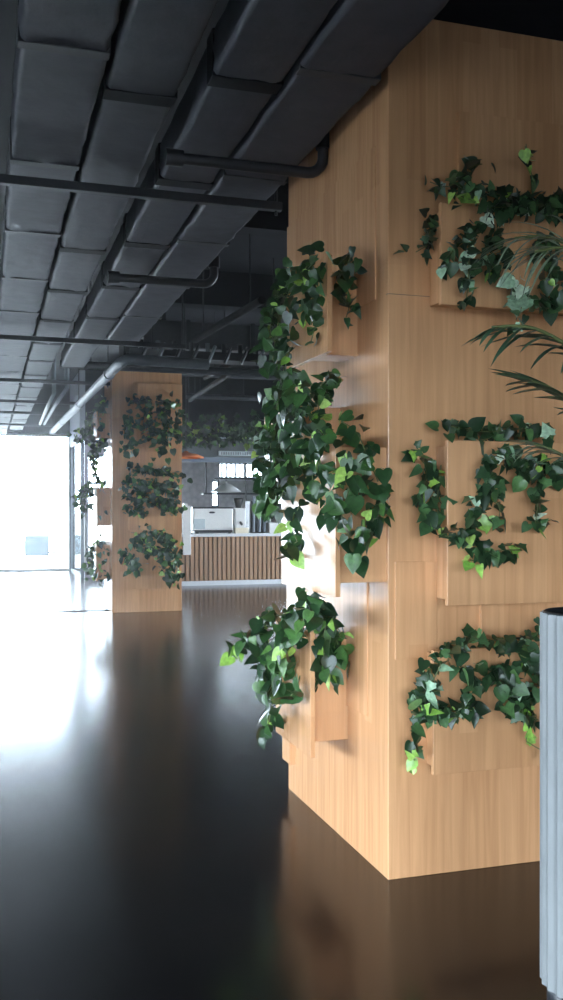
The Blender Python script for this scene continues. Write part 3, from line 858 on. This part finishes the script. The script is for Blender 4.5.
def frond(pts, nl, ll, mat, wid=.018, droop=.5, skip=.25, dz=((-.05,.25),(-.05,.25)), spread=.7):
    """arching rachis with paired narrow leaflets"""
    cr = [Vector(p) for p in pts]
    def cat(t):
        x = t*(len(cr)-1); i = min(int(x), len(cr)-2); f = x-i
        p0 = cr[max(i-1,0)]; p1 = cr[i]; p2 = cr[i+1]; p3 = cr[min(i+2,len(cr)-1)]
        return .5*((2*p1)+(p2-p0)*f+(2*p0-5*p1+4*p2-p3)*f*f+(3*p1-p0-3*p2+p3)*f**3)
    st = MB(); S = 24
    st.tube([cat(i/S) for i in range(S+1)], [.010*(1-.75*i/S)+.001 for i in range(S+1)], 6)
    so = st.build('frond', M['stem'], palm)
    lf = MB()
    for i in range(nl):
        t = skip + (1-skip)*(i+.5)/nl
        p = cat(t); d = (cat(min(1,t+.02))-cat(max(0,t-.02))).normalized()
        up = Vector((0,0,1)); s = d.cross(up).normalized()
        for sg in (-1, 1):
            L = ll*(math.sin(math.pi*(.18+.75*(t-skip)/(1-skip)))**.7)*R.uniform(.85,1.1)
            dirv = (d*(.75+.6*t) + s*sg*spread*R.uniform(.8,1.2) + up*R.uniform(*dz[0 if sg < 0 else 1])).normalized()
            K = 6; prev = None; left = []; right = []; mid = []
            q = p.copy(); dv = dirv.copy()
            for j in range(K+1):
                f = j/K
                w = wid*.5*(math.sin(math.pi*min(1, .12+f*.88))**.8) if j < K else .0004
                wd = dv.cross(Vector((0,0,1)) + d*.2)
                wd = wd.normalized() if wd.length > 1e-4 else s
                left.append(q - wd*w); right.append(q + wd*w); mid.append(q - Vector((0,0,1))*w*.5)
                q = q + dv*(L/K); dv = (dv + Vector((0,0,-1))*droop/K*1.2).normalized()
            vs = left + mid + right; k1 = K+1
            fs = [(j, j+1, k1+j+1, k1+j) for j in range(K)] + [(k1+j, k1+j+1, 2*k1+j+1, 2*k1+j) for j in range(K)]
            lf.add(vs, fs, 0, True)
    subpart(lf, 'leaflets', mat, so)
base = Vector((ctrp.x, ctrp.y, H-.05))
def fp(u, v, d):  # a point of the room seen at u, v, d metres ahead
    a = (u-281.5)/F
    return Vector((CT*a+ST, -ST*a+CT, 0))*d + Vector((0,0,EYE+(510-v)/F*d))
frond([base, fp(618,470,2.8), fp(606,390,2.72), fp(575,352,2.62), fp(533,328,2.55), fp(492,327,2.5)], 9, .21, M['palm'], .021, .6, .42, dz=((-.75,-.35),(-.25,.05)), spread=.35)
frond([base+Vector((.03,.02,0)), fp(625,500,2.9), fp(612,440,2.85), fp(585,412,2.75), fp(556,391,2.7), fp(528,379,2.66)], 7, .22, M['palm'], .026, .3, .5, dz=((-.5,-.2),(.0,.25)), spread=.3)
frond([base+Vector((-.02,.03,0)), fp(612,430,2.9), fp(604,330,2.85), fp(585,262,2.8), fp(552,238,2.75), fp(515,238,2.7)], 12, .30, M['palmlight'], .009, .9, .4, dz=((-.6,-.1),(-.1,.3)), spread=.4)
frond([base+Vector((.02,-.03,0)), fp(620,450,2.7), fp(625,340,2.65), fp(600,270,2.6), fp(570,248,2.55), fp(535,252,2.5)], 12, .28, M['palmlight'], .009, .9, .4, dz=((-.7,-.2),(-.2,.2)), spread=.4)
frond([base+Vector((.03,.03,0)), base+Vector((.1,.1,.5)), base+Vector((.25,.2,.9)), base+Vector((.5,.3,1.1)), base+Vector((.8,.4,1.0))], 16, .3, M['palm'], .02, .6, .35)
frond([base+Vector((-.04,.0,0)), fp(612,560,2.75), fp(602,500,2.7), fp(580,468,2.66), fp(556,452,2.62), fp(534,444,2.6)], 9, .2, M['palmlight'], .011, .7, .45, dz=((-.5,-.1),(-.1,.2)), spread=.3)

# ------------------------------------------------------------------ terrace furniture outside
def lounge(label, u, v, fw):
    p = fp(u, v, fw); p.z = -.05
    o = thing('terrace_chair', label, 'chair', tuple(p), 'chairs on the bright terrace')
    w = .36
    b = MB(); b.box(p.x-w, p.x+w, p.y-.05, p.y+.07, p.z+.16, p.z+.78); b.build('backrest', M['chair'], o, bevel=.04, seg=3)
    b = MB(); b.box(p.x-w, p.x+w, p.y+.05, p.y+.65, p.z+.2, p.z+.42); b.build('seat', M['chair'], o, bevel=.04, seg=3)
    for s in (-1, 1):
        b = MB(); x = p.x+s*(w-.05); b.box(x-.06, x+.06, p.y+.02, p.y+.62, p.z+.4, p.z+.58); b.build('armrest', M['chair'], o, bevel=.03)
        for y in (p.y+.02, p.y+.58):
            b = MB(); b.box(x-.025, x+.025, y-.025, y+.025, p.z, p.z+.22); b.build('leg', M['frame'], o)
lounge('pale blue chair out on the bright terrace, seen through the glass', 37, 560, 29.0)
p = fp(54, 559, 29.0); p.z = -.05
o = thing('side_table', 'small low table beside the pale blue terrace chair', 'table', tuple(p))
b = MB(); b.lathe([(.001,.24),(.2,.24),(.2,.28),(.001,.28)], tuple(p), 20); b.build('table_top', M['chair'], o)
b = MB(); b.lathe([(.16,0),(.15,.02),(.03,.03),(.03,.24)], tuple(p), 16); b.build('pedestal', M['frame'], o)

# ------------------------------------------------------------------ light
w = bpy.data.worlds.new('sky'); sc.world = w; w.use_nodes = True
bg = w.node_tree.nodes['Background']
bg.inputs[0].default_value = (.80, .90, 1.0, 1)
bg.inputs[1].default_value = 30.0
def portal(loc, rot, sx, sy):
    l = bpy.data.lights.new('window_portal', 'AREA'); l.shape = 'RECTANGLE'; l.size = sx; l.size_y = sy
    l.cycles.is_portal = True
    o = bpy.data.objects.new('window_portal', l); o.location = loc; o.rotation_euler = rot; COL.objects.link(o)
portal(((-6.8+XS)/2, YE+.35, HEAD/2), (math.radians(-90), 0, 0), 8.8, HEAD)
portal((XL-.35, 3, 1.25), (0, math.radians(-90), 0), 2.5, 12)
portal((XR+.35, 14.0, 1.1), (0, math.radians(90), 0), 2.2, 9)
portal((-2, YB-.35, 1.35), (math.radians(90), 0, 0), 8.4, 2.7)

# thin scattering volume, added to stand in for lens glare near the windows
hm = bpy.data.materials.new('glare_scatter'); hm.use_nodes = True
hn = hm.node_tree; hn.nodes.clear()
ho = hn.nodes.new('ShaderNodeOutputMaterial'); hv = hn.nodes.new('ShaderNodeVolumeScatter')
hv.inputs['Color'].default_value = (.95,.97,1,1); hv.inputs['Density'].default_value = .0027; hv.inputs['Anisotropy'].default_value = .87
hn.links.new(hv.outputs[0], ho.inputs['Volume'])
b = MB(); b.box(XL-.13, XR+.13, YB-.13, YE+.13, -.1, HC+.1)
tag(b.build('glare_haze', hm), 'thin scattering volume added to stand in for lens glare', 'glare_haze', kind='stuff')
sc.cycles.volume_bounces = 1

# ------------------------------------------------------------------ camera
cam = bpy.data.cameras.new('camera'); co = bpy.data.objects.new('camera', cam); COL.objects.link(co)
co.location = (0, 0, EYE); co.rotation_euler = (math.radians(90), 0, -TH)
cam.sensor_fit = 'VERTICAL'; cam.sensor_height = 36; cam.lens = 36*F/1000
cam.shift_y = .01; cam.clip_start = .05; cam.clip_end = 200
sc.camera = co
vs_ = sc.view_settings
sc.display_settings.display_device = 'sRGB'
vs_.view_transform = 'Standard'; vs_.look = 'None'; vs_.exposure = 0; vs_.gamma = 1; vs_.use_curve_mapping = False
sc.cycles.use_denoising = True
sc.cycles.max_bounces = 10
